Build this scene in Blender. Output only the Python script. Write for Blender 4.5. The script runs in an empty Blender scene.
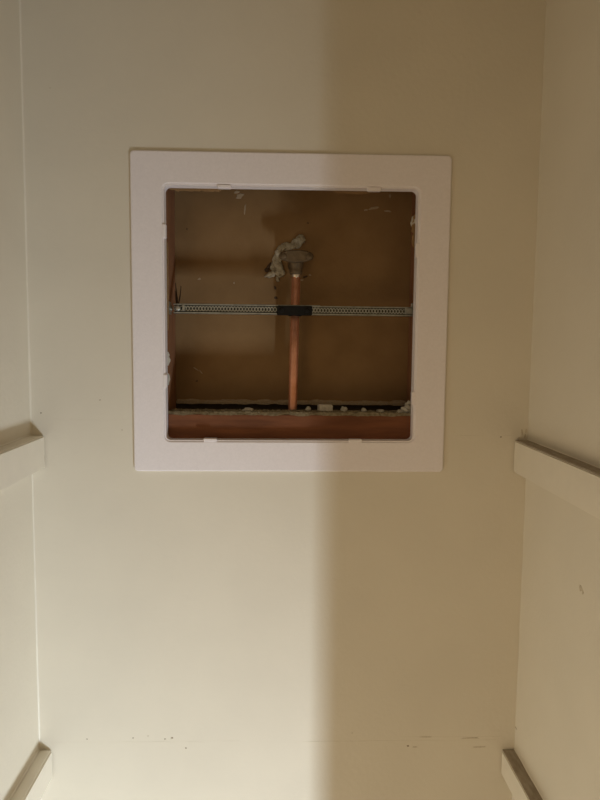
import bpy, bmesh, math, random
from mathutils import Vector, Matrix, noise

random.seed(7)
S = bpy.context.scene
C = S.collection
Z0 = 1.85                       # eye height above the floor

# ------------------------------------------------------------ camera
F, PITCH, YAW, ROLL, D = 641.6, 0.0889, 0.0316, 0.011, 0.9422
fwd = Vector((math.sin(YAW) * math.cos(PITCH), math.cos(YAW) * math.cos(PITCH), -math.sin(PITCH)))
rgt = Vector((math.cos(YAW), -math.sin(YAW), 0))
up = rgt.cross(fwd)
r2 = rgt * math.cos(ROLL) + up * math.sin(ROLL)
u2 = -rgt * math.sin(ROLL) + up * math.cos(ROLL)
cam = bpy.data.cameras.new('camera')
cam.sensor_fit = 'VERTICAL'; cam.sensor_height = 24; cam.lens = F / 800 * 24
cam.clip_start = 0.01
co = bpy.data.objects.new('camera', cam); C.objects.link(co)
m = Matrix((r2, u2, -fwd)).transposed().to_4x4(); m.translation = (0, -D, Z0)
co.matrix_world = m
S.camera = co

# ------------------------------------------------------------ light
w = bpy.data.worlds.new('room_light'); S.world = w; w.use_nodes = True
w.node_tree.nodes['Background'].inputs[0].default_value = (1.0, 0.74, 0.44, 1)
w.node_tree.nodes['Background'].inputs[1].default_value = 0.24
L = bpy.data.lights.new('daylight_strip', 'AREA'); L.energy = 9.8; L.spread = math.radians(95)   # tall narrow strip of daylight in the room
L.shape = 'RECTANGLE'; L.size = 0.010; L.size_y = 0.42; L.color = (0.80, 0.91, 1.0)
lo = bpy.data.objects.new('daylight_strip', L); C.objects.link(lo); lo.location = (0.80, -1.275, Z0 - 1.58)
lo.rotation_euler = (math.radians(90 + 16), 0, math.radians(56))
L = bpy.data.lights.new('warm_fill', 'POINT'); L.energy = 7.2; L.shadow_soft_size = 0.30; L.color = (1.0, 0.74, 0.44)  # unseen warm fill, added to brighten the right wall
lo = bpy.data.objects.new('warm_fill', L); C.objects.link(lo); lo.location = (-0.62, -1.04, Z0 - 0.62)
S.view_settings.view_transform = 'Standard'; S.view_settings.look = 'None'
S.view_settings.gamma = 1; S.view_settings.use_curve_mapping = False
S.view_settings.exposure = 0.30


# ------------------------------------------------------------ materials
def mat(name, col, rough=0.6, metal=0.0, scale=60, amt=0.12, bump=0.0, bscale=None, col2=None, stretch=None, sheen=None):
    ma = bpy.data.materials.new(name); ma.use_nodes = True
    nt = ma.node_tree; b = nt.nodes['Principled BSDF']
    b.inputs['Roughness'].default_value = rough; b.inputs['Metallic'].default_value = metal
    if sheen is not None: b.inputs['Specular IOR Level'].default_value = sheen
    tc = nt.nodes.new('ShaderNodeTexCoord'); mp = nt.nodes.new('ShaderNodeMapping')
    nt.links.new(tc.outputs['Object'], mp.inputs[0])
    if stretch: mp.inputs['Scale'].default_value = stretch
    n = nt.nodes.new('ShaderNodeTexNoise'); n.inputs['Scale'].default_value = scale; n.inputs['Detail'].default_value = 5
    nt.links.new(mp.outputs[0], n.inputs[0])
    rp = nt.nodes.new('ShaderNodeValToRGB')
    c2 = col2 or tuple(c * (1 - amt) for c in col)
    rp.color_ramp.elements[0].color = (*c2, 1); rp.color_ramp.elements[1].color = (*col, 1)
    rp.color_ramp.elements[0].position = 0.32; rp.color_ramp.elements[1].position = 0.68
    nt.links.new(n.outputs[0], rp.inputs[0]); nt.links.new(rp.outputs[0], b.inputs['Base Color'])
    if bump:
        n2 = nt.nodes.new('ShaderNodeTexNoise'); n2.inputs['Scale'].default_value = bscale or scale * 3
        n2.inputs['Detail'].default_value = 3
        nt.links.new(mp.outputs[0], n2.inputs[0])
        bp = nt.nodes.new('ShaderNodeBump'); bp.inputs['Strength'].default_value = bump; bp.inputs['Distance'].default_value = 0.002
        nt.links.new(n2.outputs[0], bp.inputs['Height']); nt.links.new(bp.outputs[0], b.inputs['Normal'])
    return ma


WALL = mat('cream_wall_paint', (0.78, 0.72, 0.60), 0.6, scale=7, amt=0.05, bump=0.16, bscale=140)
CLEAT = mat('cream_gloss_paint', (0.83, 0.77, 0.65), 0.42, scale=25, amt=0.06, bump=0.10, bscale=60)
FLOOR = mat('floor_boards', (0.42, 0.30, 0.19), 0.5, scale=20, amt=0.3, stretch=(6, 1, 1))
PLASTIC = mat('white_plastic', (0.92, 0.865, 0.885), 0.5, scale=300, amt=0.04, bump=0.10, bscale=700)
KRAFT = mat('brown_drywall_paper', (0.30, 0.185, 0.088), 0.9, scale=14, col2=(0.235, 0.143, 0.066), bump=0.15, bscale=200, sheen=0.1)
STUD = mat('reddish_stud_wood', (0.34, 0.17, 0.09), 0.75, scale=30, col2=(0.22, 0.10, 0.05), bump=0.2, stretch=(1, 6, 0.4), sheen=0.15)
BLOCK = mat('reddish_blocking_wood', (0.22, 0.086, 0.041), 0.85, scale=26, col2=(0.14, 0.056, 0.028), bump=0.25, stretch=(0.5, 5, 4), sheen=0.15)
COPPER = mat('copper', (0.95, 0.47, 0.30), 0.34, 0.6, scale=90, col2=(0.80, 0.36, 0.21))
SOLDER = mat('solder', (0.75, 0.66, 0.55), 0.3, 1.0, scale=200)
BRASS = mat('dull_bronze', (0.17, 0.115, 0.06), 0.55, 0.3, scale=120, col2=(0.10, 0.068, 0.035), bump=0.3)
ZINC = mat('galvanised_steel', (0.50, 0.50, 0.45), 0.42, 0.75, scale=150, col2=(0.34, 0.34, 0.30))
ZINC_SHADE = mat('shaded_galvanised_steel', (0.09, 0.088, 0.078), 0.6, 0.5, scale=150, col2=(0.06, 0.058, 0.05))  # darkened copy of the steel, shade inside the rail put into its colour
BLACK = mat('black_plastic', (0.010, 0.009, 0.008), 0.55, scale=100, sheen=0.15)
GYPSUM = mat('gypsum_core', (0.60, 0.56, 0.47), 0.9, scale=120, amt=0.3, bump=0.5)
SEAL = mat('old_sealant', (0.60, 0.55, 0.44), 0.75, scale=170, col2=(0.30, 0.25, 0.17), bump=0.6)
DUST = mat('grey_dust', (0.34, 0.29, 0.19), 0.95, scale=220, col2=(0.18, 0.14, 0.08), bump=0.6)
CHIP = mat('white_plaster_chip', (0.72, 0.66, 0.56), 0.85, scale=200, amt=0.25, bump=0.4)
DARKWOOD = mat('dark_splinter', (0.07, 0.04, 0.022), 0.8, scale=200)
DIRT = mat('dirt_mark', (0.40, 0.32, 0.22), 0.9, scale=300, col2=(0.26, 0.20, 0.13))
DIRT2 = mat('faint_dirt_mark', (0.64, 0.56, 0.43), 0.9, scale=300, col2=(0.50, 0.43, 0.32))
TOP_SHADE = mat('shaded_cleat_top', (0.40, 0.34, 0.26), 0.9, scale=60, col2=(0.28, 0.23, 0.17), stretch=(4, 1, 1))  # dark tone standing in for shade on the right cleat tops
GAPBACK = mat('dark_gap_backing', (0.10, 0.075, 0.05), 0.9, scale=50)
SMEAR = mat('pale_plaster_smear', (0.46, 0.37, 0.26), 0.9, scale=400, col2=(0.38, 0.27, 0.16))


# ------------------------------------------------------------ helpers
def obj(name, bm, material, parent=None, smooth=False, loc=None):
    bmesh.ops.recalc_face_normals(bm, faces=bm.faces)
    me = bpy.data.meshes.new(name); bm.to_mesh(me); bm.free()
    if smooth:
        for p in me.polygons: p.use_smooth = True
    me.materials.append(material)
    o = bpy.data.objects.new(name, me); C.objects.link(o)
    if loc is not None: o.location = loc
    if parent: o.parent = parent
    return o


def tag(o, label, cat, group=None, kind=None):
    o['label'] = label; o['category'] = cat
    if group: o['group'] = group
    if kind: o['kind'] = kind
    return o


def thing(name, label, cat, loc, group=None):
    o = bpy.data.objects.new(name, None); C.objects.link(o); o.location = loc; o.empty_display_size = 0.05
    return tag(o, label, cat, group)


def box(bm, x0, x1, y0, y1, z0, z1, bev=0, seg=2):
    t = bmesh.new()
    bmesh.ops.create_cube(t, size=1)
    for v in t.verts:
        v.co = ((x0 + x1) / 2 + v.co.x * (x1 - x0), (y0 + y1) / 2 + v.co.y * (y1 - y0), (z0 + z1) / 2 + v.co.z * (z1 - z0))
    if bev: bmesh.ops.bevel(t, geom=t.edges[:], offset=bev, segments=seg, affect='EDGES')
    me = bpy.data.meshes.new('tmp'); t.to_mesh(me); t.free(); bm.from_mesh(me); bpy.data.meshes.remove(me)
    return bm


def cyl(bm, p0, p1, ra, rb=None, n=24, cap=True):
    p0, p1 = Vector(p0), Vector(p1); rb = ra if rb is None else rb
    d = (p1 - p0).normalized(); a = d.orthogonal().normalized(); b = d.cross(a)
    A = [bm.verts.new(p0 + (a * math.cos(2 * math.pi * i / n) + b * math.sin(2 * math.pi * i / n)) * ra) for i in range(n)]
    B = [bm.verts.new(p1 + (a * math.cos(2 * math.pi * i / n) + b * math.sin(2 * math.pi * i / n)) * rb) for i in range(n)]
    for i in range(n): bm.faces.new((A[i], A[(i + 1) % n], B[(i + 1) % n], B[i]))
    if cap: bm.faces.new(A); bm.faces.new(B)
    return bm


def lathe(bm, base, prof, axis='Z', n=28):
    """prof: list of (radius, height)"""
    rings = []
    for r, h in prof:
        ring = []
        for i in range(n):
            a = 2 * math.pi * i / n; c, s = math.cos(a) * r, math.sin(a) * r
            p = {'Z': (c, s, h), 'Y': (c, h, s), 'X': (h, c, s)}[axis]
            ring.append(bm.verts.new((base[0] + p[0], base[1] + p[1], base[2] + p[2])))
        rings.append(ring)
    for a, b in zip(rings, rings[1:]):
        for i in range(n): bm.faces.new((a[i], a[(i + 1) % n], b[(i + 1) % n], b[i]))
    bm.faces.new(rings[0]); bm.faces.new(rings[-1])
    return bm


def lump(bm, c, sx, sy, sz, amp=0.25, sub=2, seed=0, freq=1.6, rot=0.0):
    t = bmesh.new(); bmesh.ops.create_icosphere(t, subdivisions=sub, radius=1)
    for v in t.verts:
        k = 1 + amp * noise.noise(v.co * freq + Vector((seed * 3.7, seed * 1.3, seed)))* 1.6
        p = v.co * k
        x, z = p.x * sx, p.z * sz
        v.co = (c[0] + x * math.cos(rot) - z * math.sin(rot), c[1] + p.y * sy, c[2] + x * math.sin(rot) + z * math.cos(rot))
    me = bpy.data.meshes.new('tmp'); t.to_mesh(me); t.free(); bm.from_mesh(me); bpy.data.meshes.remove(me)
    return bm


def sweep(bm, pts, rad, flat=1.0, n=10, amp=0.25, seed=0):
    """lumpy tube through pts with radii rad, squashed in y"""
    P = [Vector(p) for p in pts]; fine = []; fr = []
    for i in range(len(P) - 1):
        for k in range(5):
            t = k / 5; fine.append(P[i].lerp(P[i + 1], t)); fr.append(rad[i] * (1 - t) + rad[i + 1] * t)
    fine.append(P[-1]); fr.append(rad[-1]); rings = []
    for i, p in enumerate(fine):
        d = (fine[min(i + 1, len(fine) - 1)] - fine[max(i - 1, 0)]).normalized()
        a = Vector((0, 1, 0)); a = (a - d * a.dot(d)).normalized(); b = d.cross(a); ring = []
        for j in range(n):
            an = 2 * math.pi * j / n
            k = fr[i] * (1 + amp * 1.6 * noise.noise(Vector((p.x * 160 + math.cos(an), p.z * 160 + math.sin(an), seed))))
            ring.append(bm.verts.new(p + a * math.cos(an) * k * flat + b * math.sin(an) * k))
        rings.append(ring)
    for a, b in zip(rings, rings[1:]):
        for j in range(n): bm.faces.new((a[j], a[(j + 1) % n], b[(j + 1) % n], b[j]))
    bm.faces.new(rings[0]); bm.faces.new(rings[-1])
    return bm


def rrect(cx, cz, w_, h_, r, y, n=6, rot=0.0):
    out = []
    for k, (sx, sz) in enumerate(((1, 1), (-1, 1), (-1, -1), (1, -1))):
        for i in range(n + 1):
            a = math.pi / 2 * (k + i / n)
            x = sx * (w_ / 2 - r) + math.cos(a) * r; z = sz * (h_ / 2 - r) + math.sin(a) * r
            out.append(Vector((cx + x * math.cos(rot) - z * math.sin(rot), y, cz + x * math.sin(rot) + z * math.cos(rot))))
    return out


def loft(bm, loops, closed=False):
    R = [[bm.verts.new(p) for p in lp] for lp in loops]
    prs = list(zip(R, R[1:])) + ([(R[-1], R[0])] if closed else [])
    n = len(R[0])
    for a, b in prs:
        for i in range(n): bm.faces.new((a[i], a[(i + 1) % n], b[(i + 1) % n], b[i]))
    return bm


def blob_plate(bm, c, outline, thick, axis='y', sgn=-1):
    """a thin prism with a free outline (list of 2-D offsets) lying on a wall; c = point on the wall"""
    a, b = [], []
    for (s, t) in outline:
        if axis == 'y':
            a.append(bm.verts.new((c[0] + s, c[1], c[2] + t))); b.append(bm.verts.new((c[0] + s * .8, c[1] + sgn * thick, c[2] + t * .8)))
        else:
            a.append(bm.verts.new((c[0], c[1] + s, c[2] + t))); b.append(bm.verts.new((c[0] + sgn * thick, c[1] + s * .8, c[2] + t * .8)))
    n = len(a)
    for i in range(n): bm.faces.new((a[i], a[(i + 1) % n], b[(i + 1) % n], b[i]))
    bm.faces.new(b); bm.faces.new(a)
    return bm


def outline(rx, rz, n=12, amp=.35, rot=0.0):
    o = []
    for i in range(n):
        a = 2 * math.pi * i / n; k = 1 + random.uniform(-amp, amp)
        x, z = math.cos(a) * rx * k, math.sin(a) * rz * k
        o.append((x * math.cos(rot) - z * math.sin(rot), x * math.sin(rot) + z * math.cos(rot)))
    return o


def at(px, py, Y):
    """world point measured from the photograph, on the plane at depth Y"""
    d = fwd + r2 * ((px - 300) / F) + u2 * ((400 - py) / F)
    return Vector((0, -D, Z0)) + d * ((Y + D) / d.y)


# ------------------------------------------------------------ the closet shell
XL, XR = -0.3636, 0.3717
CEIL = 2.45
FRONT0, FRONT1 = -0.528, -0.50            # the wall the closet door opening is cut in
OX0, OX1 = XL, XR                  # door opening
HEAD = Z0 + 0.33
PCX, PCZ, PW, PH, PROT = 0.0152, Z0 + 0.0392, 0.4580, 0.4590, 0.0023   # access panel
OCX, OCZ, OW, OH = 0.0152, Z0 + 0.0388, 0.3640, 0.3652                 # its opening

# back wall: 12.7 mm drywall with the hole cut behind the panel
bm = bmesh.new()
bx0, bx1, bz0, bz1 = XL - 0.09, XR + 0.09, 0.0, CEIL
hx0, hx1, hz0, hz1 = OCX - OW / 2 - .012, OCX + OW / 2 + .012, OCZ - OH / 2 - .012, OCZ + OH / 2 + .012
outer = [(bx0, bz0), (bx1, bz0), (bx1, bz1), (bx0, bz1)]
inner = [(hx0, hz0), (hx1, hz0), (hx1, hz1), (hx0, hz1)]
loft(bm, [[Vector((x, y, z)) for x, z in q] for q, y in ((outer, 0), (inner, 0), (inner, .0127), (outer, .0127))], closed=True)
wall_back = tag(obj('wall_back', bm, WALL), 'cream painted back wall of the closet around the square opening', 'wall', kind='structure')
wall_left = tag(obj('wall_left', box(bmesh.new(), XL - .09, XL, FRONT0, 0, 0, CEIL), WALL), 'cream painted left side wall of the closet, brightly lit', 'wall', kind='structure')
wall_right = tag(obj('wall_right', box(bmesh.new(), XR, XR + .09, FRONT0, 0, 0, CEIL), WALL), 'cream painted right side wall of the closet, in shade', 'wall', kind='structure')
tag(obj('floor', box(bmesh.new(), -2.2, 2.2, -3.6, .2, -.05, 0), FLOOR), 'brown floor under the closet, below the view', 'floor', kind='structure')
tag(obj('ceiling', box(bmesh.new(), XL - .09, XR + .09, FRONT0, .2, CEIL, CEIL + .05), WALL), 'cream closet ceiling above the view', 'ceiling', kind='structure')
bm = bmesh.new()
box(bm, XL - .6, OX0, FRONT0, FRONT1, 0, CEIL); box(bm, OX1, XR + .6, FRONT0, FRONT1, 0, CEIL); box(bm, OX0, OX1, FRONT0, FRONT1, HEAD, CEIL)
wall_front = tag(obj('wall_front', bm, WALL), 'cream front wall with the closet door opening, behind the camera', 'wall', kind='structure')


# concave caulk fillets in the two back corners (part of the back wall)
def fillet(x, sx):
    bm = bmesh.new(); r = 0.0022; prof = [(0, 0)]
    for i in range(7):
        a = math.pi / 2 * i / 6
        prof.append((r - r * math.sin(a), -(r - r * math.cos(a))))
    zs = [0.9 + k * .02 for k in range(78)]
    rows = []
    for k, z in enumerate(zs):
        j = 1 + .35 * noise.noise(Vector((x * 9, z * 7, 0)))
        rows.append([bm.verts.new((x + sx * p[0] * j, p[1] * j, z)) for p in prof])
    for a, b in zip(rows, rows[1:]):
        for i in range(len(prof)):
            bm.faces.new((a[i], a[(i + 1) % len(prof)], b[(i + 1) % len(prof)], b[i]))
    bm.faces.new(rows[0]); bm.faces.new(rows[-1])
    o = obj('corner_caulk', bm, CLEAT, wall_back, smooth=False)


fillet(XL, 1)


# paint ridges where shelves used to meet the back wall
def ridge(x0, x1, z, slope=0.0, t=.0003, h=.0012, mt=WALL):
    bm = bmesh.new(); n = int((x1 - x0) / .006); R = []
    for i in range(n + 1):
        x = x0 + (x1 - x0) * i / n; k = max(.05, .6 + .9 * noise.noise(Vector((x * 30, z * 11, 3))))
        zz = z + slope * (x - x0) + .0012 * noise.noise(Vector((x * 14, z, 8)))
        R.append([bm.verts.new((x, .0002, zz - h * k)), bm.verts.new((x, -t * k, zz)), bm.verts.new((x, .0002, zz + h * k))])
    for a, b in zip(R, R[1:]):
        for i in range(3): bm.faces.new((a[i], a[(i + 1) % 3], b[(i + 1) % 3], b[i]))
    bm.faces.new(R[0]); bm.faces.new(R[-1])
    return obj('paint_ridge', bm, mt, wall_back)


zr = at(250, 741, 0).z
ridge(XL + .022, at(240, 741, 0).x, zr)
ridge(at(255, 741, 0).x, XR - .03, zr - .002)
ridge(at(400, 737, 0).x, at(500, 737, 0).x, at(450, 737, 0).z, mt=WALL)
ridge(XL + .03, at(128, 420, 0).x, at(80, 420, 0).z)
ridge(at(455, 437, 0).x, at(512, 437, 0).x, at(480, 436, 0).z)

for px, py, r in ((100, 400, .0011), (87, 739, .0011), (133, 738, .0012), (148, 736, .0010), (165, 739, .0013), (172, 738, .0017),
                  (186, 748, .0013), (408, 746, .0017), (352, 733, .0008), (50, 88, .0009), (122, 430, .0008), (501, 437, .0015), (41, 413, .0011)):
    p = at(px, py, 0)
    obj('nail_hole', blob_plate(bmesh.new(), p, outline(r, r * .8, 9), .0004), DIRT if r > .001 else DIRT2, wall_back)
# grubby scratches at the right corner just above the upper cleat
for px, py, rx, rz, rt in ((522, 433, .0012, .0055, .15), (525, 436, .0010, .0042, -.2), (519, 438, .0034, .0012, .3), (526, 431, .0008, .004, 0)):
    obj('scuff', blob_plate(bmesh.new(), at(px, py, 0), outline(rx, rz, 10, .3, rt), .0004), DIRT2, wall_back)
for px, py, rx, rz in ((470, 738, .014, .0007), (424, 737, .010, .0007), (478, 747, .011, .0006), (415, 747, .004, .0006)):
    obj('scuff', blob_plate(bmesh.new(), at(px, py, 0), outline(rx, rz, 14, .4), .0004), DIRT2, wall_back)


def on_side(px, py, X):
    d = fwd + r2 * ((px - 300) / F) + u2 * ((400 - py) / F)
    return Vector((0, -D, Z0)) + d * (X / d.x)


for px, py, rx, rz in ((581, 588, .0035, .0045), (583, 592, .002, .003), (516, 728, .006, .0012)):
    obj('scuff', blob_plate(bmesh.new(), on_side(px, py, XR), outline(rx, rz, 10, .4), .0004, axis='x', sgn=-1), DIRT2, wall_right)


# ------------------------------------------------------------ four shelf cleats on the side walls
def cleat(side, ztop, h, t, label, specks=(), shaded=False):
    root = thing('shelf_cleat', label, 'cleat', ((XL if side < 0 else XR), 0, ztop - h), 'painted shelf cleats on the side walls')
    x0, x1 = (0.0, t) if side < 0 else (-t, 0.0)
    bm = box(bmesh.new(), x0, x1, FRONT1 + .001, -.0008, 0, h, .0022, 3)
    o = obj('batten', bm, CLEAT, root)
    xf = x1 if side < 0 else x0
    if shaded:                                # dark strip that puts the shade on the upper face into colour
        obj('shade_top', box(bmesh.new(), x0 + .0012, x1 - .0004, FRONT1 + .002, -.0012, h - .0008, h + .0005, .0002, 1), TOP_SHADE, root)['label'] = 'upper face with its shade painted in'
    # paint line where batten meets the wall: thin bead under and above
    for zz, s in ((0, -1), (h, 1)):
        bb = bmesh.new(); r = .0016; n = 40; R = []
        for i in range(n + 1):
            y = -.001 + (FRONT1 + .003) * i / n; k = r * (1 + .5 * noise.noise(Vector((y * 25, zz * 50, side))))
            sx = 1 if side < 0 else -1
            R.append([bb.verts.new((0, y, zz)), bb.verts.new((sx * k, y, zz)), bb.verts.new((0, y, zz + s * k))])
        for a, b in zip(R, R[1:]):
            for i in range(3): bb.faces.new((a[i], a[(i + 1) % 3], b[(i + 1) % 3], b[i]))
        obj('paint_bead', bb, CLEAT, root)
    for y, z, r in specks:
        if z is None:
            bb = bmesh.new(); lathe(bb, (x0 + t * .5, y, h), [(r, -.0004), (r, .0003), (r * .5, .0005)], n=12)
        else:
            bb = bmesh.new(); lathe(bb, (xf, y, z), [(r, -.0003), (r, .0002), (r * .5, .0003)], 'X', n=12)
        obj('nail_head', bb, DIRT, root)
    return root


cleat(-1, Z0 - .1390, .0490, .0201, 'upper cream shelf cleat on the left wall, level with the panel bottom')
cleat(1, Z0 - .1415, .0490, .0201, 'upper cream shelf cleat on the right wall with a dark top edge', shaded=True)
cleat(-1, Z0 - .6240, .0450, .0201, 'lower cream shelf cleat on the left wall at the bottom corner', specks=((-.112, None, .0012),))
cleat(1, Z0 - .6304, .0400, .0201, 'lower cream shelf cleat on the right wall at the bottom corner', shaded=True)

# ------------------------------------------------------------ the wall cavity
CB = 0.100                                # face of the board at the back of the cavity
zb = at(300, 402.5, CB).z                   # its lower edge
STX = -0.168
bm = bmesh.new()
box(bm, XL, XR, CB, CB + .0127, zb, CEIL - .02)
wall_rear = tag(obj('wall_rear', bm, KRAFT), 'brown paper back of the far drywall inside the opening', 'wall', kind='structure')
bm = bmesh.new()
box(bm, XL - .05, XR + .05, CB + .014, CB + .030, .0, CEIL - .02)  # unseen sheet, added to stop world light leaking through the gap
tag(obj('wall_backer', bm, GAPBACK), 'dark board added behind the gap under the brown drywall to keep light out', 'wall', kind='structure')
# torn, fuzzy lower edge of that board
bm = bmesh.new(); n = 90; R = []
for i in range(n + 1):
    x = STX + .001 + (.205 - STX) * i / n
    k = .0028 + .0022 * noise.noise(Vector((x * 60, 0, 0))) + .0016 * noise.noise(Vector((x * 190, 4, 0)))
    zt = zb + .0010 + .0025 * noise.noise(Vector((x * 22, 2, 0)))
    R.append([bm.verts.new((x, CB - .004 - k * .3, zb - .001 - k * .7)), bm.verts.new((x, CB - .004 - k * .5, zt)), bm.verts.new((x, CB + .0002, zt + k)), bm.verts.new((x, CB + .0002, zb - k * .6))])
for a, b in zip(R, R[1:]):
    for i in range(4): bm.faces.new((a[i], a[(i + 1) % 4], b[(i + 1) % 4], b[i]))
bm.faces.new(R[0]); bm.faces.new(R[-1])
obj('torn_edge', bm, SMEAR, wall_rear)

# small marks on the brown paper
for px, py, rx, rz, rt, mt in ((240, 196, .0060, .0040, .5, SMEAR), (245, 209, .0016, .0085, -.12, SMEAR), (237, 192, .0042, .0022, .2, SMEAR),
                               (374, 208, .0075, .0020, .25, SMEAR), (388, 211, .0060, .0016, -.1, SMEAR), (366, 210, .003, .0015, 0, SMEAR), (390, 196, .0020, .003, 0, SMEAR),
                               (199, 279, .0024, .0016, .3, SMEAR), (234, 283, .0015, .0015, 0, SMEAR), (196, 369, .0055, .0010, -.6, SMEAR), (201, 372, .0045, .0009, -.9, SMEAR),
                               (308, 223, .0017, .0014, 0, DARKWOOD), (276, 298, .0026, .0022, -.4, DARKWOOD), (197, 381, .0019, .0014, 0, DARKWOOD), (187, 229, .0014, .0010, 0, DARKWOOD),
                               (305, 277, .0050, .0020, .3, DARKWOOD), (302, 280, .0030, .0014, .1, SMEAR), (310, 275, .0020, .0012, 0, SMEAR), (275, 288, .0016, .003, .3, DARKWOOD)):
    obj('paper_mark', blob_plate(bmesh.new(), at(px, py, CB), outline(rx, rz, 12, .35, rt), .0006), mt, wall_rear)


def stud(x0, x1, label):
    root = box(bmesh.new(), x0, x1, .0135, CB - .0008, 0.02, CEIL - .02, .0015, 2)
    return tag(obj('wall_stud', root, STUD), label, 'stud', 'wooden studs of the wall cavity')


stud(STX - .038, STX, 'reddish wooden stud along the left side of the opening')
stud(.2075, .2455, 'dark wooden stud behind the right edge of the opening')

# horizontal blocking under the pipe
btop = at(300, 414, .0135).z
bb = box(bmesh.new(), STX + .0006,   .2070, .0137, .0517, btop - .089, btop, .002, 2)
tag(obj('wood_blocking', bb, BLOCK), 'reddish brown timber block across the bottom of the opening', 'timber')
# dust layer on the block (nobody could count it)
bm = bmesh.new(); nx, ny = 150, 14; G = []
for j in range(ny + 1):
    row = []
    for i in range(nx + 1):
        x = STX + .002 + (.2040 - STX) * i / nx; y = .0131 + (.0512 - .0131) * j / ny
        h = .0012 + .0014 * (noise.noise(Vector((x * 110, y * 110, 1))) + .6 * noise.noise(Vector((x * 300, y * 300, 5)))) + (.0010 if j > 0 else 0)
        z = btop + max(h, .0003)
        if j == 0: z = btop - .0022 - .0020 * noise.noise(Vector((x * 45, 0, 9))) - .001 * noise.noise(Vector((x * 200, 0, 2))); y -= .0002
        row.append(bm.verts.new((x, y, z)))
    G.append(row)
for j in range(ny):
    for i in range(nx): bm.faces.new((G[j][i], G[j][i + 1], G[j + 1][i + 1], G[j + 1][i]))
for k in range(520):
    x = random.uniform(STX + .004, .202); y = .0150 + .035 * random.random(); r = random.uniform(.0006, .0017)
    t = bmesh.new(); bmesh.ops.create_icosphere(t, subdivisions=1, radius=r)
    for v in t.verts: v.co = Vector((x, y, btop + .0018 + r * .3)) + v.co * random.uniform(.7, 1.3)
    me = bpy.data.meshes.new('tmp'); t.to_mesh(me); t.free(); bm.from_mesh(me); bpy.data.meshes.remove(me)
tag(obj('dust', bm, DUST), 'grey dust and grit lying along the top of the timber block', 'dust', kind='stuff')

# crumbs lying on the block
ZT = btop + .0012


def crumb(px, y, sx, sy, sz, label, mt=CHIP, seed=0, name='plaster_crumb', amp=.35):
    p = at(px, 408, y)
    o = obj(name, lump(bmesh.new(), (0, 0, 0), sx, sy, sz, amp, 2, seed), mt, loc=(p.x, y, ZT + sz * .75))
    return tag(o, label, 'debris', 'debris on the timber block')


crumb(248, .030, .0090, .007, .0033, 'flat white plaster crumb on the timber block, left of the copper pipe', seed=3)
crumb(308, .040, .0048, .005, .0042, 'round grey crumb between the copper pipe and the pale block', GYPSUM, seed=5)
p = at(325, 407, .042)
o = obj('plaster_chunk', box(bmesh.new(), -.0112, .0112, -.006, .006, 0, .0105, .0012, 2), CHIP, loc=(p.x, .042, ZT)); o.rotation_euler = (0, .03, .12)
tag(o, 'small rectangular cream chunk on the timber block, right of the pipe', 'debris', 'debris on the timber block')
crumb(344, .040, .0056, .005, .0046, 'rounded grey crumb just right of the rectangular cream chunk', GYPSUM, seed=8)
crumb(364, .035, .0040, .004, .0036, 'tiny grey crumb midway between the cream chunk and right corner', GYPSUM, seed=11)
crumb(381, .030, .0060, .005, .0030, 'low grey crumb nearest the lumpy piece in the right corner', GYPSUM, seed=14)
bm = bmesh.new()
lump(bm, (0, 0, .006), .0075, .006, .007, .4, 2, 21); lump(bm, (.004, .004, .013), .006, .006, .006, .4, 2, 23); lump(bm, (-.009, -.002, .003), .006, .005, .003, .4, 2, 25)
p = at(406, 408, .026)
tag(obj('gypsum_lump', bm, GYPSUM, loc=(p.x, .026, ZT - .001)), 'lumpy grey gypsum piece in the bottom right corner of the opening', 'debris', 'debris on the timber block')

# ------------------------------------------------------------ copper pipe with its elbow
PY = 0.063
pt = at(296, 275, PY); pb = at(292.6, 407, PY)
root = thing('copper_pipe', 'vertical copper pipe with a bronze elbow on top', 'pipe', (pb.x, PY, btop - .35))
pdir = (pt - pb).normalized()
rel = lambda p: Vector(p) - root.location
bm = cyl(bmesh.new(), rel(pb) - pdir * .24, rel(pt) + pdir * .012, .0069, n=32)
obj('tube', bm, COPPER, root, True)
bm = bmesh.new(); q = rel(pt)
lathe(bm, q, [(.0069, -.004), (.0078, -.003), (.0081, -.0005), (.0078, .0015), (.007, .0025)])
obj('solder_ring', bm, SOLDER, root, True)
lump(bmz := bmesh.new(), q + Vector((.0005, -.0074, -.0035)), .0016, .001, .0022, .2, 2, 4); obj('solder_drip', bmz, SOLDER, root, True)
# elbow body: socket flaring up into the bend
bm = bmesh.new()
lathe(bm, q, [(.0086, .0005), (.0098, .002), (.0100, .006), (.0094, .008), (.0096, .011), (.0105, .014), (.0112, .018), (.0115, .022), (.0105, .026), (.0080, .0295), (.003, .031)])
cyl(bm, q + Vector((0, 0, .0190)), q + Vector((0, .040, .0190)), .0115, .0125, 24)
el = obj('elbow', bm, BRASS, root, True)
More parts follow.
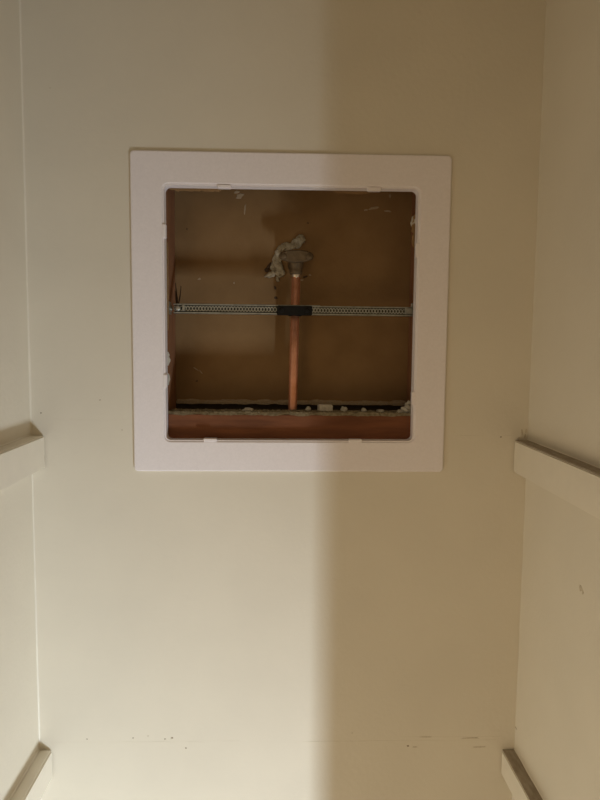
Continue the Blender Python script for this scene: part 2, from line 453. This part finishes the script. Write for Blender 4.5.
# mounting wings
bm = bmesh.new(); lo_ = []
for yy, k in ((.006, .86), (.0035, .97), (.001, 1.0), (-.003, 1.0), (-.0055, .95), (-.0068, .84)):
    ring = []
    for i in range(48):
        a = 2 * math.pi * i / 48
        x = .0262 * math.copysign(abs(math.cos(a)) ** .9, math.cos(a)); z = .0098 * math.copysign(abs(math.sin(a)) ** .75, math.sin(a))
        if z < 0: z *= 1 - .25 * min(1, abs(x) / .026)
        ring.append(q + Vector((x * k, yy - .0085, .0268 + z * k)))
    lo_.append(ring)
loft(bm, lo_)
bm.verts.ensure_lookup_table(); bm.faces.new(bm.verts[:48]); bm.faces.new(bm.verts[-48:])
wg = obj('mounting_wing', bm, BRASS, el)
for s in (-1, 1):
    bm = lathe(bmesh.new(), q + Vector((s * .0185, -.0150, .0268)), [(.0040, .001), (.0040, -.0008), (.0030, -.0016), (.0008, -.0018)], 'Y', 16)
    obj('screw_head', bm, BRASS, el, True)

# sealant smeared on the board behind the elbow
Ys = CB - .002
bm = bmesh.new()
path = [(301, 239), (297, 243), (290, 246), (283, 246), (279, 251), (277, 258), (278, 265), (280, 271), (276, 275)]
sweep(bm, [at(a, b, Ys) for a, b in path], [.0062, .0068, .0042, .0040, .0054, .0064, .0070, .0066, .0045], .40, 22, .75, 2)
lump(bm, at(301, 239, Ys - .001), .0070, .005, .0062, .35, 3, 2); lump(bm, at(271, 274, Ys), .0090, .003, .0040, .5, 3, 9, rot=.5)
lump(bm, at(274, 266, Ys), .0050, .0025, .0085, .6, 3, 17, 2.4, -.3); lump(bm, at(291, 247, Ys), .0100, .003, .0042, .6, 3, 19, 2.4, .3); lump(bm, at(281, 272, Ys), .0065, .004, .0068, .4, 3, 12); lump(bm, at(278, 279, Ys + .001), .0030, .002, .0050, .4, 2, 14)
sl = thing('sealant_smear', 'dried grey-white sealant squeezed out around the bronze elbow', 'sealant', at(280, 262, CB))
for v in bm.verts: v.co -= sl.location
obj('bead', bm, SEAL, sl, True)
bm = bmesh.new(); lump(bm, rel(at(267, 270, Ys)) + root.location - sl.location, .0045, .002, .0030, .4, 2, 31, rot=.7); lump(bm, at(269, 266, Ys) - sl.location, .0022, .002, .0060, .4, 2, 33, rot=-.5)
obj('dark_crust', bm, DARKWOOD, sl, True)

# ------------------------------------------------------------ telescoping pipe bracket
RY = 0.036
rz = (at(176, 310.5, RY).z + at(411, 309.5, RY).z) / 2
RH = 0.0150
br = thing('pipe_bracket', 'galvanised perforated steel bracket bar spanning between the studs', 'bracket', (.02, RY, rz - RH / 2))
bo = br.location


def rail(x0, x1, h, y, name, pitch=.0047):
    """channel: a recessed web pierced by a row of holes, with two folded lips"""
    bm = bmesh.new(); n = round((x1 - x0) / pitch); pitch = (x1 - x0) / n; t = .0010; hr = .0015; k = 10
    web0, web1 = h * .27, h * .78; zc = (web0 + web1) / 2

    def layer(y):
        out_ = []
        for i in range(n):
            xc = x0 + pitch * (i + .5)
            ring = [bm.verts.new((xc + math.cos(2 * math.pi * j / k) * hr, y, zc + math.sin(2 * math.pi * j / k) * hr * 1.5)) for j in range(k)]
            out = []
            for j in range(k):
                a = 2 * math.pi * j / k; c, s = math.cos(a), math.sin(a)
                f = min(pitch / 2 / max(abs(c), 1e-6), (web1 - web0) / 2 / max(abs(s), 1e-6))
                f2 = pitch / 2
                px = max(-f2, min(f2, c * f if abs(c) * f < f2 else math.copysign(f2, c)))
                out.append(bm.verts.new((xc + px, y, zc + s * f)))
            for j in range(k): bm.faces.new((ring[j], ring[(j + 1) % k], out[(j + 1) % k], out[j]))
            out_.append(ring)
        return out_
    A = layer(y); B = layer(y + t)
    for a, b in zip(A, B):
        for j in range(k): bm.faces.new((a[j], a[(j + 1) % k], b[(j + 1) % k], b[j]))
    o = obj(name, bm, ZINC, br)
    bm = bmesh.new()
    box(bm, x0, x1, y - .0030, y - .0020, h * .86, h, .0003, 1); box(bm, x0, x1, y - .0030, y + .006, h - .0009, h, .0003, 1)
    obj('upper_lip', bm, ZINC, o)
    bm = bmesh.new()
    box(bm, x0, x1, y - .0030, y - .0020, 0, h * .17, .0003, 1); box(bm, x0, x1, y - .0030, y + .006, 0, .0009, .0003, 1)
    obj('lower_lip', bm, ZINC, o)
    obj('channel_back', box(bmesh.new(), x0, x1, y + .0055, y + .0062, .0004, h - .0004), ZINC_SHADE, o)  # dark plate added so the holes and gaps show dark
    return o


xl, xr, xm = STX + .0035 - bo.x, .2060 - bo.x, at(300, 310, RY).x - bo.x
rail(xl + .004, xm + .03, RH, 0, 'outer_rail')
rail(xm - .03, xr - .002, RH * .94, .0009, 'inner_rail')
for x, s in ((STX - bo.x, 1), (.2074 - bo.x, -1)):
    bm = bmesh.new()
    box(bm, min(x, x + s * .0013), max(x, x + s * .0013), -.004, .018, -.001, RH + .003, .0004, 1)
    tp = obj('end_plate', bm, ZINC, br)
    obj('screw', lathe(bmesh.new(), (x + s * .0013, .010, RH * .55), [(.0042, 0), (.0042, s * .0012), (.0030, s * .0024), (.0008, s * .0028)], 'X', 16), ZINC, tp, True)
# pan screw and stop near the left end, rivet near the right end
obj('screw', lathe(bmesh.new(), (xl + .0105, -.0026, RH * .52), [(.0044, .001), (.0044, -.0010), (.0030, -.0022), (.0008, -.0024)], 'Y', 16), ZINC, br, True)
obj('stop_tab', box(bmesh.new(), xl + .017, xl + .021, -.0045, 0, RH * .25, RH * .85, .0006, 1), ZINC, br)
obj('stop_tab', box(bmesh.new(), xr - .017, xr - .004, -.0042, .001, RH * .22, RH * .82, .0006, 1), ZINC, br)
obj('lock_tab', box(bmesh.new(), xr - .008, xr - .003, -.003, .003, RH * .8, RH * 1.32, .0006, 1), ZINC, br)

# black pipe clamp on the bracket
a = at(277, 306, RY - .006); b = at(312, 317, RY - .006); cxm = (a.x + b.x) / 2
cl = thing('pipe_clamp', 'black plastic clamp holding the copper pipe to the bracket', 'clamp', (cxm, RY, rz - .0080))
hw = (b.x - a.x) / 2; H = .0140
bm = bmesh.new()
box(bm, -hw, hw, -.0086, -.0054, 0, H, .0010, 2); box(bm, -hw, hw, .0042, .0080, 0, H, .0010, 2)
box(bm, -hw, -hw + .004, -.006, .005, .0004, H - .0004, .0006, 1); box(bm, hw - .004, hw, -.006, .005, .0004, H - .0004, .0006, 1)
obj('slide', bm, BLACK, cl)
px_ = pb.x + (pt.x - pb.x) * .72 - cxm
bm = bmesh.new(); n = 32
for i in range(n):                         # collar around the pipe
    pass
loft(bm, [[Vector((px_ + math.cos(2 * math.pi * i / n) * r, PY - RY + math.sin(2 * math.pi * i / n) * r, z)) for i in range(n)] for r, z in ((.0072, 0), (.0105, 0), (.0105, H), (.0072, H))], closed=True)
obj('collar', bm, BLACK, cl)
for s in (-1, 1):
    obj('bolt', lathe(bmesh.new(), (s * hw * .72, -.0084, H * .5), [(.0038, .0005), (.0038, -.0016), (.0026, -.0024), (.0006, -.0026)], 'Y', 6), BLACK, cl)

# dark splinters standing on the bracket end by the left stud
sp = thing('splinter', 'dark bent nail strands sticking up by the left stud above the bracket', 'nail', at(178, 304, .05))
for q0, q1, q2 in (((178, 305), (176.5, 293), (175.5, 283)), ((178.5, 305), (180, 296), (181, 286)), ((176.8, 305), (176, 298), (175.5, 291))):
    bm = bmesh.new(); sweep(bm, [at(*q0, .05) - sp.location, at(*q1, .052) - sp.location, at(*q2, .055) - sp.location], [.0011, .0010, .0005], 1, 8, .1, 3)
    obj('strand', bm, DARKWOOD, sp, True)

# ------------------------------------------------------------ white plastic access panel frame
fr = thing('access_panel_frame', 'white plastic access panel frame on the back wall, cover removed', 'panel frame', (PCX, 0, PCZ - PH / 2))
T = .0046
bm = bmesh.new()


def rel_loop(lp): return [p - fr.location for p in lp]


def oloop(ins, y, r): return rel_loop(rrect(PCX, PCZ, PW - 2 * ins, PH - 2 * ins, r, y, 8, PROT))
def iloop(gap, y, r): return rel_loop(rrect(OCX, OCZ, OW + 2 * gap, OH + 2 * gap, r, y, 8, PROT))


loft(bm, [oloop(0, -.0002, .006), oloop(0, -T + .0018, .006), oloop(.0006, -T + .0006, .0056), oloop(.0018, -T, .005),
          iloop(.0036, -T, .010), iloop(.0026, -T + .0004, .0095), iloop(.0022, -T + .0012, .009), iloop(.0022, -.0002, .009)], closed=True)
obj('face_plate', bm, PLASTIC, fr)
bm = bmesh.new()
loft(bm, [iloop(.0021, -T + .0016, .009), iloop(0.0002, -T + .0016, .0075), iloop(0, -T + .0022, .0072), iloop(0, .0150, .0072), iloop(.0021, .0150, .009)], closed=True)
obj('flange', bm, PLASTIC, fr)
hwO, hhO = OW / 2, OH / 2


def clip(px, py, side):
    p = at(px, py, 0) - fr.location; ln = .0098
    bm = bmesh.new(); cx_, cz_ = OCX - fr.location.x, OCZ - fr.location.z
    y0, y1 = -T - .0005, .0045
    if side == 'top': box(bm, p.x - ln, p.x + ln, y0, y1, cz_ + hhO - .0034, cz_ + hhO + .0014, .0008, 2)
    if side == 'bottom': box(bm, p.x - ln, p.x + ln, y0, y1, cz_ - hhO - .0030, cz_ - hhO + .0022, .0008, 2)
    if side == 'left': box(bm, cx_ - hwO - .0030, cx_ - hwO + .0024, y0, y1, p.z - ln, p.z + ln, .0008, 2)
    if side == 'right': box(bm, cx_ + hwO - .0024, cx_ + hwO + .0030, y0, y1, p.z - ln, p.z + ln, .0008, 2)
    obj('snap_clip', bm, PLASTIC, fr)


for px, py, s in ((224.5, 188, 'top'), (374, 190, 'top'), (164, 231.5, 'left'), (168, 381, 'left'), (416, 250.5, 'right'), (411, 398, 'right'), (210.5, 440, 'bottom'), (355, 440, 'bottom')):
    clip(px, py, s)


# ragged drywall paper and gypsum showing past the flange
def rag(p0, p1, inward, depth, seed, mt, y=.0165, th=.0016):
    bm = bmesh.new(); p0, p1 = Vector(p0), Vector(p1); n = max(8, int((p1 - p0).length / .0022)); R = []
    for i in range(n + 1):
        p = p0.lerp(p1, i / n); e = min(1, i / 3, (n - i) / 3)
        k = depth * e * max(.1, .75 + 1.1 * noise.noise(Vector((i * .45, seed, 0))))
        a = p - Vector(inward) * .010; b = p + Vector(inward) * k
        R.append([bm.verts.new((a.x, y, a.z)), bm.verts.new((b.x, y, b.z)), bm.verts.new((b.x, y + th, b.z)), bm.verts.new((a.x, y + th, a.z))])
    for a, b in zip(R, R[1:]):
        for i in range(4): bm.faces.new((a[i], a[(i + 1) % 4], b[(i + 1) % 4], b[i]))
    bm.faces.new(R[0]); bm.faces.new(R[-1])
    obj('ragged_edge', bm, mt, wall_back)


tz, bz_, lx, rx = OCZ + hhO, OCZ - hhO, OCX - hwO, OCX + hwO
rag((lx + .004, 0, tz - .001), (at(222, 190, 0).x, 0, tz - .001), (0, 0, -1), .0035, 1, KRAFT)
rag((at(335, 190, 0).x, 0, tz - .001), (at(372, 190, 0).x, 0, tz - .001), (0, 0, -1), .0030, 2, KRAFT)
rag((rx - .001, 0, at(415, 212, 0).z), (rx - .001, 0, at(415, 246, 0).z), (-1, 0, 0), .0042, 3, KRAFT)
rag((lx + .001, 0, at(168, 352, 0).z), (lx + .001, 0, at(168, 366, 0).z), (1, 0, 0), .0034, 4, GYPSUM)
rag((lx + .001, 0, at(168, 374, 0).z), (lx + .001, 0, at(168, 386, 0).z), (1, 0, 0), .0034, 5, GYPSUM)
rag((lx + .001, 0, at(168, 240, 0).z), (lx + .001, 0, at(168, 330, 0).z), (1, 0, 0), .0015, 6, KRAFT)
bm = lump(bmesh.new(), (0, 0, 0), .0048, .004, .0085, .4, 2, 41)
p = at(413.5, 223, .020)
obj('gypsum_bit', bm, GYPSUM, wall_back, loc=(p.x, .020, p.z))
